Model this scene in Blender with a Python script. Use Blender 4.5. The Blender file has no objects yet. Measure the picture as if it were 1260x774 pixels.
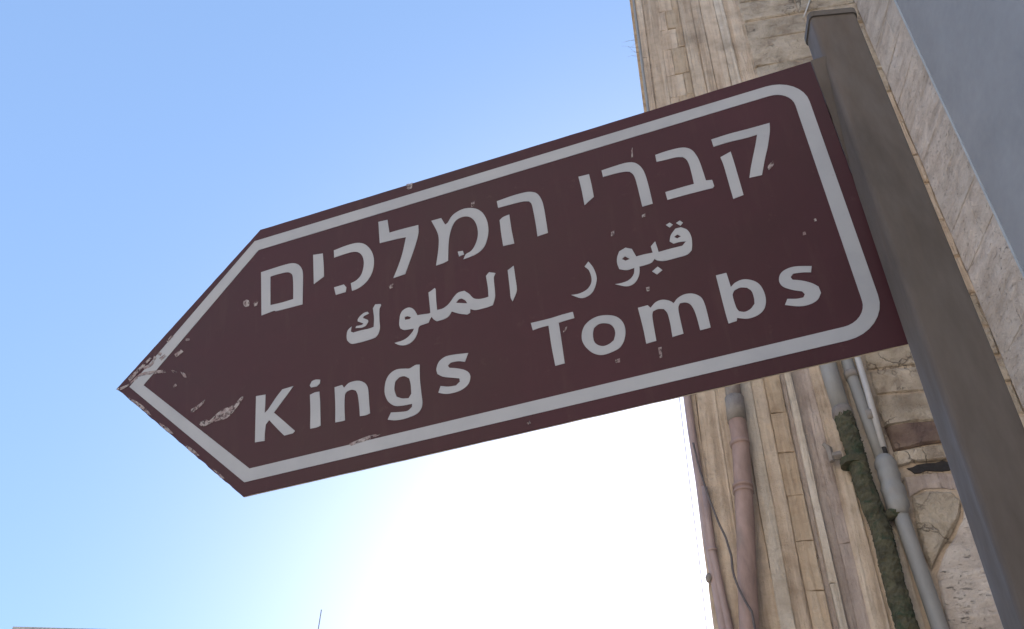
import bpy, math, random
from mathutils import Vector, Matrix
from mathutils.geometry import tessellate_polygon
R_ = math.radians
random.seed(7)
sc = bpy.context.scene
col = sc.collection

# ------------------------------------------------------------------ camera
EYE = Vector((0, 0, 1.6))
CV = Matrix(((0.99965, 0.02657, 0.0), (-0.01747, 0.65737, 0.75336), (0.02001, -0.75310, 0.65760)))  # columns: right, down, forward
cam_d = bpy.data.cameras.new('camera'); cam = bpy.data.objects.new('camera', cam_d); col.objects.link(cam)
rt, dn, fw = CV.col[0].copy(), CV.col[1].copy(), CV.col[2].copy()
cam.matrix_world = Matrix.Translation(EYE) @ Matrix((rt, -dn, -fw)).transposed().to_4x4()
cam_d.sensor_fit = 'HORIZONTAL'; cam_d.sensor_width = 36; cam_d.lens = 36 * 1150 / 1260
cam_d.clip_start = 0.05; cam_d.clip_end = 3000
sc.camera = cam
# ------------------------------------------------------------------ light
SUN_AZ, SUN_EL = R_(18), R_(17)           # azimuth measured from +Y towards +X
w = bpy.data.worlds.new('World'); sc.world = w; w.use_nodes = True
nt = w.node_tree; nt.nodes.clear()
o = nt.nodes.new('ShaderNodeOutputWorld'); b = nt.nodes.new('ShaderNodeBackground'); s = nt.nodes.new('ShaderNodeTexSky')
s.sky_type = 'NISHITA'; s.sun_disc = False; s.sun_elevation = SUN_EL; s.sun_rotation = SUN_AZ
s.air_density = 1.0; s.dust_density = .6; s.ozone_density = 2.2; s.altitude = 1500
b.inputs['Strength'].default_value = 0.085
def wmix(mode, x, y, fac=1.0):
    m_ = nt.nodes.new('ShaderNodeMix'); m_.data_type = 'RGBA'; m_.blend_type = mode
    for i_, v_ in ((0, fac), (6, x), (7, y)):
        if isinstance(v_, (float, int)): m_.inputs[i_].default_value = v_
        elif isinstance(v_, tuple): m_.inputs[i_].default_value = (*v_, 1)
        else: nt.links.new(v_, m_.inputs[i_])
    return m_.outputs[2]
gm = nt.nodes.new('ShaderNodeGamma'); gm.inputs[1].default_value = .35; nt.links.new(s.outputs[0], gm.inputs[0])
tinted = wmix('MULTIPLY', gm.outputs[0], (1.07,1.45,2.08))                # hazy air: flatter towards the horizon
# thin high haze scattering round the sun (the wide bright aureole)
tc = nt.nodes.new('ShaderNodeTexCoord'); dp_ = nt.nodes.new('ShaderNodeVectorMath'); dp_.operation = 'DOT_PRODUCT'
nrm_ = nt.nodes.new('ShaderNodeVectorMath'); nrm_.operation = 'NORMALIZE'; nt.links.new(tc.outputs['Generated'], nrm_.inputs[0])
nt.links.new(nrm_.outputs[0], dp_.inputs[0])
dp_.inputs[1].default_value = (math.sin(SUN_AZ)*math.cos(SUN_EL), math.cos(SUN_AZ)*math.cos(SUN_EL), math.sin(SUN_EL))
def wm(op, x, y):
    m_ = nt.nodes.new('ShaderNodeMath'); m_.operation = op
    for i_, v_ in ((0, x), (1, y)):
        if isinstance(v_, (float, int)): m_.inputs[i_].default_value = v_
        else: nt.links.new(v_, m_.inputs[i_])
    return m_.outputs[0]
g0 = wm('POWER', wm('MAXIMUM', dp_.outputs['Value'], 0.0), 13.0)
cmb = nt.nodes.new('ShaderNodeCombineColor')
for i_, k_ in enumerate((1.12, .92, .84)): nt.links.new(wm('MULTIPLY', g0, 5.6 * k_), cmb.inputs[i_])
nt.links.new(wmix('ADD', tinted, cmb.outputs[0]), b.inputs[0]); nt.links.new(b.outputs[0], o.inputs[0])
sd = bpy.data.lights.new('sun', 'SUN'); sd.energy = 4.2; sd.angle = R_(0.5); sd.color = (1.0, 0.92, 0.80)
so = bpy.data.objects.new('sun', sd); col.objects.link(so)
sdir = Vector((math.sin(SUN_AZ) * math.cos(SUN_EL), math.cos(SUN_AZ) * math.cos(SUN_EL), math.sin(SUN_EL)))
so.rotation_euler = sdir.to_track_quat('Z', 'Y').to_euler(); so.location = (0, 0, 20)
sc.view_settings.view_transform = 'Standard'; sc.view_settings.look = 'None'
sc.view_settings.exposure = 2.05; sc.view_settings.gamma = 1

# ------------------------------------------------------------------ helpers
def mesh_obj(name, verts, faces, mat, parent=None, smooth=False):
    me = bpy.data.meshes.new(name); me.from_pydata([tuple(v) for v in verts], [], faces); me.update()
    if mat: me.materials.append(mat)
    if smooth: me.polygons.foreach_set('use_smooth', [True] * len(me.polygons))
    ob = bpy.data.objects.new(name, me); col.objects.link(ob)
    if parent: ob.parent = parent
    return ob
def thing(name, label, cat, loc=(0, 0, 0), group=None):
    ob = bpy.data.objects.new(name, None); ob.empty_display_size = .1; col.objects.link(ob)
    ob.location = loc; ob['label'] = label; ob['category'] = cat
    if group: ob['group'] = group
    return ob
class MB:
    def __init__(s): s.v = []; s.f = []
    def add(s, v, f):
        n = len(s.v); s.v += [tuple(q) for q in v]; s.f += [tuple(i + n for i in q) for q in f]
    def box(s, a, b):
        x0, y0, z0 = a; x1, y1, z1 = b
        s.add([(x0,y0,z0),(x1,y0,z0),(x1,y1,z0),(x0,y1,z0),(x0,y0,z1),(x1,y0,z1),(x1,y1,z1),(x0,y1,z1)],
              [(0,3,2,1),(4,5,6,7),(0,1,5,4),(1,2,6,5),(2,3,7,6),(3,0,4,7)])
    def tube(s, pts, rad, n=12, cap=True, jit=0.0, rnd=random):
        pts = [Vector(p) for p in pts]; m = len(pts)
        if not isinstance(rad, (list, tuple)): rad = [rad] * m
        base = len(s.v); up = None
        for i, p in enumerate(pts):
            t = (pts[min(i + 1, m - 1)] - pts[max(i - 1, 0)]).normalized()
            if up is None: up = t.orthogonal().normalized()
            up = (up - t * up.dot(t)).normalized(); sd_ = t.cross(up)
            for k in range(n):
                a = 2 * math.pi * k / n; r = rad[i] * (1 + rnd.uniform(-jit, jit))
                s.v.append(tuple(p + (up * math.cos(a) + sd_ * math.sin(a)) * r))
        for i in range(m - 1):
            for k in range(n):
                k2 = (k + 1) % n
                s.f.append((base+i*n+k, base+i*n+k2, base+(i+1)*n+k2, base+(i+1)*n+k))
        if cap:
            s.f.append(tuple(base + k for k in reversed(range(n)))); s.f.append(tuple(base + (m-1)*n + k for k in range(n)))
    def build(s, name, mat, parent=None, smooth=False): return mesh_obj(name, s.v, s.f, mat, parent, smooth)

# ------------------------------------------------------------------ materials
def mat_new(name):
    m = bpy.data.materials.new(name); m.use_nodes = True; t = m.node_tree; t.nodes.clear()
    out = t.nodes.new('ShaderNodeOutputMaterial'); p = t.nodes.new('ShaderNodeBsdfPrincipled')
    t.links.new(p.outputs[0], out.inputs[0]); return m, t, p
def noise(t, vec, scale, detail=5, rough=.6, dist=0.0):
    n = t.nodes.new('ShaderNodeTexNoise'); n.inputs['Scale'].default_value = scale; n.inputs['Detail'].default_value = detail
    n.inputs['Roughness'].default_value = rough; n.inputs['Distortion'].default_value = dist
    if vec: t.links.new(vec, n.inputs['Vector'])
    return n.outputs['Fac']
def ramp(t, fac, stops):
    r = t.nodes.new('ShaderNodeValToRGB'); el = r.color_ramp.elements
    while len(el) < len(stops): el.new(.5)
    for e, (p, c) in zip(el, stops): e.position = p; e.color = (*c, 1) if len(c) == 3 else c
    t.links.new(fac, r.inputs[0]); return r.outputs[0]
def mix(t, fac, a, b, mode='MIX'):
    m = t.nodes.new('ShaderNodeMix'); m.data_type = 'RGBA'; m.blend_type = mode
    for i, val in ((0, fac), (6, a), (7, b)):
        if isinstance(val, (int, float)): m.inputs[i].default_value = val
        elif isinstance(val, tuple): m.inputs[i].default_value = (*val, 1)
        else: t.links.new(val, m.inputs[i])
    return m.outputs[2]
def mapping(t, scale, rotz=0, src='Position'):
    g = t.nodes.new('ShaderNodeNewGeometry') if src == 'Position' else t.nodes.new('ShaderNodeTexCoord')
    m = t.nodes.new('ShaderNodeMapping'); m.inputs['Scale'].default_value = scale; m.inputs['Rotation'].default_value = (0, 0, rotz)
    t.links.new(g.outputs[src], m.inputs[0]); return m.outputs[0]
def bump(t, p, h, strength, dist):
    b = t.nodes.new('ShaderNodeBump'); b.inputs['Strength'].default_value = strength; b.inputs['Distance'].default_value = dist
    t.links.new(h, b.inputs['Height']); t.links.new(b.outputs[0], p.inputs['Normal'])
def math_(t, op, a, b):
    m = t.nodes.new('ShaderNodeMath'); m.operation = op
    for i, v in ((0, a), (1, b)):
        if isinstance(v, (int, float)): m.inputs[i].default_value = v
        else: t.links.new(v, m.inputs[i])
    return m.outputs[0]

def stone_mat(name, base, light, dark, streak=True, horiz=False, rnd=.12, stain=(.17,.125,.09), stain_amt=.4, bd=.035):
    m, t, p = mat_new(name)
    sc_v = (14, 14, .7) if (streak and not horiz) else ((2.5, 2.5, 9) if horiz else (5, 5, 5))
    v1 = mapping(t, sc_v); v0 = mapping(t, (1, 1, 1))
    n1 = noise(t, v1, 1.3, 6, .62, .4); n2 = noise(t, v0, 9, 6, .65); n3 = noise(t, v0, 2.2, 4, .6, .6); nf = noise(t, v0, 60, 4, .7)
    c = ramp(t, n1, [(.36, dark), (.47, base), (.60, light)])
    c2 = ramp(t, n2, [(.3, (.8,.77,.74)), (.55, (1,1,1)), (.75, (1.12,1.1,1.06))])
    c = mix(t, 1.0, c, c2, 'MULTIPLY')
    oi = t.nodes.new('ShaderNodeObjectInfo')
    cr = ramp(t, oi.outputs['Random'], [(0, (1-rnd, 1-rnd, 1-rnd*1.05)), (.5, (1,.985,.96)), (1, (1+rnd*.5, 1+rnd*.45, 1+rnd*.4))])
    c = mix(t, 1.0, c, cr, 'MULTIPLY')
    sm = ramp(t, n3, [(.55, (0,0,0)), (.72, (stain_amt,)*3)])
    c = mix(t, sm, c, stain)
    h = math_(t, 'ADD', math_(t, 'MULTIPLY', n1, .8), math_(t, 'ADD', math_(t, 'MULTIPLY', n2, .6), math_(t, 'MULTIPLY', nf, .25)))
    if horiz:
        sp = ramp(t, noise(t, mapping(t, (4, 4, 9)), 9, 5, .7, .5), [(.60, (0,0,0)), (.70, (.55,.55,.55))]); c = mix(t, sp, c, (.22,.175,.14)); h = math_(t, 'SUBTRACT', h, math_(t, 'MULTIPLY', sp, .6))
    if not streak:
        vd = t.nodes.new('ShaderNodeVectorMath'); vd.operation = 'ADD'; nd = t.nodes.new('ShaderNodeTexNoise'); nd.inputs['Scale'].default_value = 6; nd.inputs['Detail'].default_value = 5
        sv = t.nodes.new('ShaderNodeVectorMath'); sv.operation = 'SCALE'; sv.inputs['Scale'].default_value = .35
        t.links.new(v0, nd.inputs['Vector']); t.links.new(nd.outputs['Color'], sv.inputs[0]); t.links.new(v0, vd.inputs[0]); t.links.new(sv.outputs[0], vd.inputs[1])
        vo = t.nodes.new('ShaderNodeTexVoronoi'); vo.feature = 'DISTANCE_TO_EDGE'; vo.inputs['Scale'].default_value = 5.5; t.links.new(vd.outputs[0], vo.inputs['Vector'])
        ck = ramp(t, vo.outputs['Distance'], [(0.004, (1,1,1)), (.022, (0,0,0))]); gate = ramp(t, noise(t, v0, 4, 3), [(.50, (0,0,0)), (.62, (.5,.5,.5))])
        ck = mix(t, 1.0, ck, gate, 'MULTIPLY'); c = mix(t, ck, c, (.10,.08,.06)); h = math_(t, 'SUBTRACT', h, math_(t, 'MULTIPLY', ck, .5))
    t.links.new(c, p.inputs['Base Color']); p.inputs['Roughness'].default_value = .92; p.inputs['Specular IOR Level'].default_value = .2
    bump(t, p, h, 1.0, bd)
    return m
def plain_mat(name, colr, rough=.6, var=.25, scale=12, metal=0, bmp=.3, bd=.002, zs=1.0, second=None, seclim=(.5,.65)):
    m, t, p = mat_new(name); v = mapping(t, (1, 1, zs))
    n = noise(t, v, scale, 6, .65, .3); n2 = noise(t, v, scale * 7, 4, .6)
    d = tuple(c * (1 - var) for c in colr); l = tuple(min(1, c * (1 + var)) for c in colr)
    c = ramp(t, n, [(.32, d), (.5, colr), (.7, l)])
    if second:
        n3 = noise(t, v, scale * .6, 5, .7, .8); c = mix(t, ramp(t, n3, [(seclim[0], (0,0,0)), (seclim[1], (1,1,1))]), c, second)
    t.links.new(c, p.inputs['Base Color']); p.inputs['Metallic'].default_value = metal
    rr = ramp(t, n2, [(.3, (rough*.8,)*3), (.7, (min(1, rough*1.2),)*3)]); t.links.new(rr, p.inputs['Roughness'])
    bump(t, p, math_(t, 'ADD', n, math_(t, 'MULTIPLY', n2, .4)), bmp, bd)
    return m

M = {}
TAN = (.64,.51,.385)
M['stone_tan'] = stone_mat('tan_limestone', TAN, (.72,.60,.47), (.50,.39,.29))
M['stone_quoin'] = stone_mat('ochre_limestone', (.54,.41,.285), (.60,.48,.35), (.46,.345,.24), rnd=.12)
M['stone_pale'] = stone_mat('pale_limestone', (.70,.60,.48), (.76,.67,.56), (.58,.48,.38))
M['stone_shade'] = stone_mat('shaded_limestone', (.49,.40,.345), (.58,.48,.41), (.41,.335,.29))  # shade of the recessed bands put into the stone colour
M['stone_rough'] = stone_mat('rough_grey_limestone', (.56,.47,.36), (.66,.56,.44), (.42,.34,.26), streak=False, bd=.06)
M['stone_side'] = stone_mat('weathered_white_limestone', (.60,.52,.45), (.66,.585,.51), (.50,.43,.365), horiz=True, rnd=.08)
M['stone_red'] = stone_mat('dark_red_stone', (.20,.14,.115), (.26,.19,.15), (.13,.09,.08), streak=False)
M['mortar'] = stone_mat('old_mortar', (.56,.45,.34), (.64,.52,.40), (.46,.37,.28), streak=False)
M['dark_gap'] = plain_mat('near_black_fill', (.035,.03,.028), .9)  # near-black tone for the joint slot and the conduit tip
M['plaster_blue'] = plain_mat('blue_grey_painted_sheet', (.265,.27,.28), .7, .10, 2.5, bmp=.2)
M['plaster_edge'] = plain_mat('pale_blue_edge_trim', (.42,.45,.47), .6, .1, 6)
M['pipe_brown'] = plain_mat('faded_brown_pipe', (.35,.24,.20), .8, .25, 12, zs=.35, second=(.27,.215,.175), seclim=(.5,.75))
M['pipe_dusty'] = plain_mat('dusty_grey_brown_pipe', (.27,.235,.20), .8, .2, 10, second=(.20,.16,.14))
M['pipe_mauve'] = plain_mat('mauve_pipe', (.37,.27,.24), .6, .2, 10, zs=.5)
M['pipe_grey'] = plain_mat('blue_grey_pipe', (.29,.28,.26), .6, .15, 8, zs=.4, second=(.30,.26,.22), seclim=(.58,.75))
M['pipe_light'] = plain_mat('light_grey_conduit', (.50,.48,.46), .5, .12, 10, zs=.4)
M['moss'] = plain_mat('black_green_moss', (.085,.078,.045), .95, .5, 22, bmp=1, bd=.01, second=(.035,.055,.028))
M['cable'] = plain_mat('dark_cable', (.12,.10,.095), .8, .25, 30)
M['wire_pale'] = plain_mat('pale_wire', (.6,.58,.55), .6, .1, 30)
M['post'] = plain_mat('grey_brown_post_paint', (.088,.075,.068), .85, .32, 11, bmp=.5, zs=.25, second=(.125,.098,.08), seclim=(.5,.72))
M['post_cap'] = plain_mat('grey_post_cap', (.10,.088,.078), .8, .2, 12)
M['rim'] = plain_mat('glare_tinted_edge', (.48,.38,.27), .6, .3, 40)  # pale yellowish tone imitates sun glare along the plate's edge
M['twig'] = plain_mat('dry_twig', (.22,.17,.12), .9, .2, 40)
M['far_wall'] = plain_mat('far_plaster', (.45,.42,.38), .9, .08, .4)
M['glass'] = plain_mat('dark_window_glass', (.03,.035,.04), .1, .1, 1)

# sign face: faded brown reflective film, mottled, with drip streaks
m, t, p = mat_new('faded_brown_film')
v = mapping(t, (1, 1, 1), src='Object'); n1 = noise(t, v, 5, 6, .6, .4); n2 = noise(t, v, 60, 5, .7); n3 = noise(t, mapping(t, (30, 4, 4), src='Object'), 2, 5, .6)
c = ramp(t, n1, [(.3, (.035,.0085,.0155)), (.5, (.045,.0115,.0205)), (.72, (.060,.019,.029))])
c = mix(t, ramp(t, n2, [(.62, (0,0,0)), (.8, (.35,)*3)]), c, (.11,.065,.06))
c = mix(t, ramp(t, n3, [(.55, (0,0,0)), (.8, (.25,)*3)]), c, (.09,.052,.048))
t.links.new(c, p.inputs['Base Color']); p.inputs['Roughness'].default_value = .42
t.links.new(ramp(t, n1, [(.3, (.38,)*3), (.7, (.58,)*3)]), p.inputs['Roughness']); p.inputs['Specular IOR Level'].default_value = .24
bump(t, p, math_(t, 'ADD', n1, math_(t, 'MULTIPLY', n2, .15)), .15, .002); M['film'] = m
# letters: aged reflective film, bluish grey-white
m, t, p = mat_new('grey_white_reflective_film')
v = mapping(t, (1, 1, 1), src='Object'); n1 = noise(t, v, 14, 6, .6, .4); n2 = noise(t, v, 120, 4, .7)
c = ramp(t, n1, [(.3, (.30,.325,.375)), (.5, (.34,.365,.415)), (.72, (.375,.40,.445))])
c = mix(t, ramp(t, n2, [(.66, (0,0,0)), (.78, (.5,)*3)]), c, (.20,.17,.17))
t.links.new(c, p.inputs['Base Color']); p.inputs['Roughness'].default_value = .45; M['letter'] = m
# scratches: film rubbed down to pale metal in places
m, t, p = mat_new('rubbed_paint')
v = mapping(t, (1, 1, 1), src='Object'); n1 = noise(t, v, 130, 5, .7, .5)
t.links.new(ramp(t, n1, [(.40, (.20,.14,.15)), (.52, (.27,.23,.24)), (.62, (.36,.34,.35))]), p.inputs['Base Color'])
p.inputs['Roughness'].default_value = .6
n5 = noise(t, v, 190, 4, .7, .3); p.inputs['Alpha'].default_value = 1
t.links.new(ramp(t, n5, [(.36, (0,0,0)), (.54, (1,1,1))]), p.inputs['Alpha']); M['scratch'] = m

# ------------------------------------------------------------------ ground
def struct(ob): ob['kind'] = 'structure'; return ob
m, t, p = mat_new('stone_paving')
v = mapping(t, (1, 1, 1)); br = t.nodes.new('ShaderNodeTexBrick'); br.inputs['Scale'].default_value = 2.2
br.inputs['Color1'].default_value = (.47,.43,.37,1); br.inputs['Color2'].default_value = (.42,.38,.33,1); br.inputs['Mortar'].default_value = (.3,.27,.24,1)
t.links.new(v, br.inputs['Vector']); nz = noise(t, v, 3, 6)
t.links.new(mix(t, 1.0, br.outputs[0], ramp(t, nz, [(.3, (.8,.8,.8)), (.7, (1.1,1.1,1.1))]), 'MULTIPLY'), p.inputs['Base Color']); p.inputs['Roughness'].default_value = .9
struct(mesh_obj('ground', [(-1500,-1500,0),(1500,-1500,0),(1500,1500,0),(-1500,1500,0)], [(0,1,2,3)], m))

# ------------------------------------------------------------------ sign
def outline(pts, step=4, corner=38):
    P = [Vector(q) for q in pts]; n = len(P); sharp = []
    for i in range(n):
        a = P[i] - P[i-1]; b_ = P[(i+1) % n] - P[i]
        sharp.append(a.length < 1e-6 or b_.length < 1e-6 or a.angle(b_) > R_(corner))
    out = []
    for i in range(n):
        p0, p1, p2, p3 = P[i-1], P[i], P[(i+1) % n], P[(i+2) % n]
        out.append(p1.copy())
        s1, s2 = sharp[i], sharp[(i+1) % n]
        if (s1 and s2): continue
        t1 = (p2 - p1) if s1 else (p2 - p0) * .5; t2 = (p2 - p1) if s2 else (p3 - p1) * .5
        L = (p2 - p1).length; t1 = t1.normalized() * min(t1.length, L * 1.2); t2 = t2.normalized() * min(t2.length, L * 1.2)
        for k in range(1, step):
            u = k / step; h00 = 2*u**3-3*u**2+1; h10 = u**3-2*u**2+u; h01 = -2*u**3+3*u**2; h11 = u**3-u**2
            out.append(p1*h00 + t1*h10 + p2*h01 + t2*h11)
    return out
def flat_shape(mb, loops, z0, z1, k=.001):
    """filled outline with holes (mm) standing from z0 to z1 (m)"""
    L = [[Vector((q[0]*k, q[1]*k, 0)) for q in lp] for lp in loops]
    tris = tessellate_polygon(L); fl = [q for lp in L for q in lp]; n = len(fl)
    vs = [(q.x, q.y, z1) for q in fl] + [(q.x, q.y, z0) for q in fl]; fs = []
    for a, b_, c in tris:
        nn = (fl[b_] - fl[a]).cross(fl[c] - fl[a]).z
        if abs(nn) < 1e-14: continue
        fs.append((a, b_, c) if nn > 0 else (a, c, b_))
    s0 = 0
    for lp in L:
        m_ = len(lp)
        for i in range(m_): j = (i+1) % m_; fs.append((s0+i, s0+n+i, s0+n+j, s0+j))
        s0 += m_
    mb.add(vs, fs)
SR = Matrix(((0.93276, -0.11249, -0.3425), (-0.35724, -0.1609, -0.92005), (0.04839, 0.98054, -0.19027)))
ST = Vector((-0.23714, 0.74404, 0.42378)) + EYE
sign = thing('direction_sign', 'brown arrow-shaped sign pointing left, lettered Kings Tombs in Hebrew, Arabic and English', 'street sign')
sign.matrix_world = Matrix.Translation(ST) @ SR.to_4x4()
L_, H_, T_ = 578.0, 300.0, 159.0
plate_pts = [(0, 0), (L_, 0), (L_, H_), (0, H_), (-T_, H_/2)]
mb = MB(); rr = random.Random(3)
edge = []
for i in range(5):                           # edges slightly uneven, knocked along the pointed end
    a, b_ = Vector(plate_pts[i]), Vector(plate_pts[(i+1) % 5]); d = (b_-a); nrm = Vector((d.y, -d.x)).normalized()
    k = 40
    for j in range(k):
        amp = .55 if i == 4 else .22
        edge.append(a + d*(j/k) + nrm * (rr.uniform(-amp, amp*.2) if j else 0))
N = len(edge); vs = []; B = 1.0
cen = Vector((200, 150))
def ins(q, dd): return q + (cen - q).normalized() * dd
for zz, dd in ((-.0028, .6), (-.0022, 0), (-.0005, 0), (0, .6)):
    for q in edge: q2 = ins(q, dd); vs.append((q2.x*.001, q2.y*.001, zz))
fs = [tuple(range(3*N, 4*N)), tuple(reversed(range(N)))]
for r_ in range(3):
    for i in range(N): j = (i+1) % N; fs.append((r_*N+i, r_*N+j, (r_+1)*N+j, (r_+1)*N+i))
pl = mesh_obj('plate', vs, fs, M['film'], sign); pl.data.materials.append(M['rim'])
for k_, f_ in enumerate(pl.data.polygons):
    if 2 <= k_ < 2 + 2 * N: f_.material_index = 1
def border_loop(off_l, off, rad, right):
    # mitred at the left, rounded at the right
    pts = []
    y0, y1 = off, H_ - off
    x_r = L_ - right
    for k in range(9): a = -math.pi/2 + math.pi/2*k/8; pts.append((x_r - rad + rad*math.cos(a), y0 + rad + rad*math.sin(a)))
    for k in range(9): a = math.pi/2*k/8; pts.append((x_r - rad + rad*math.cos(a), y1 - rad + rad*math.sin(a)))
    return pts
OUT = border_loop(0, 14.2, 32, 12.5) + [(-5.5, 286.3), (-142.5, 147.6), (.6, 13.6)]
INN = border_loop(0, 26.3, 19, 25.0) + [(0.0, 272.9), (-125.3, 145.2), (5.2, 25.9)]
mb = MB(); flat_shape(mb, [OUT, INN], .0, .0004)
mb.build('border_band', M['letter'], sign)
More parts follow.
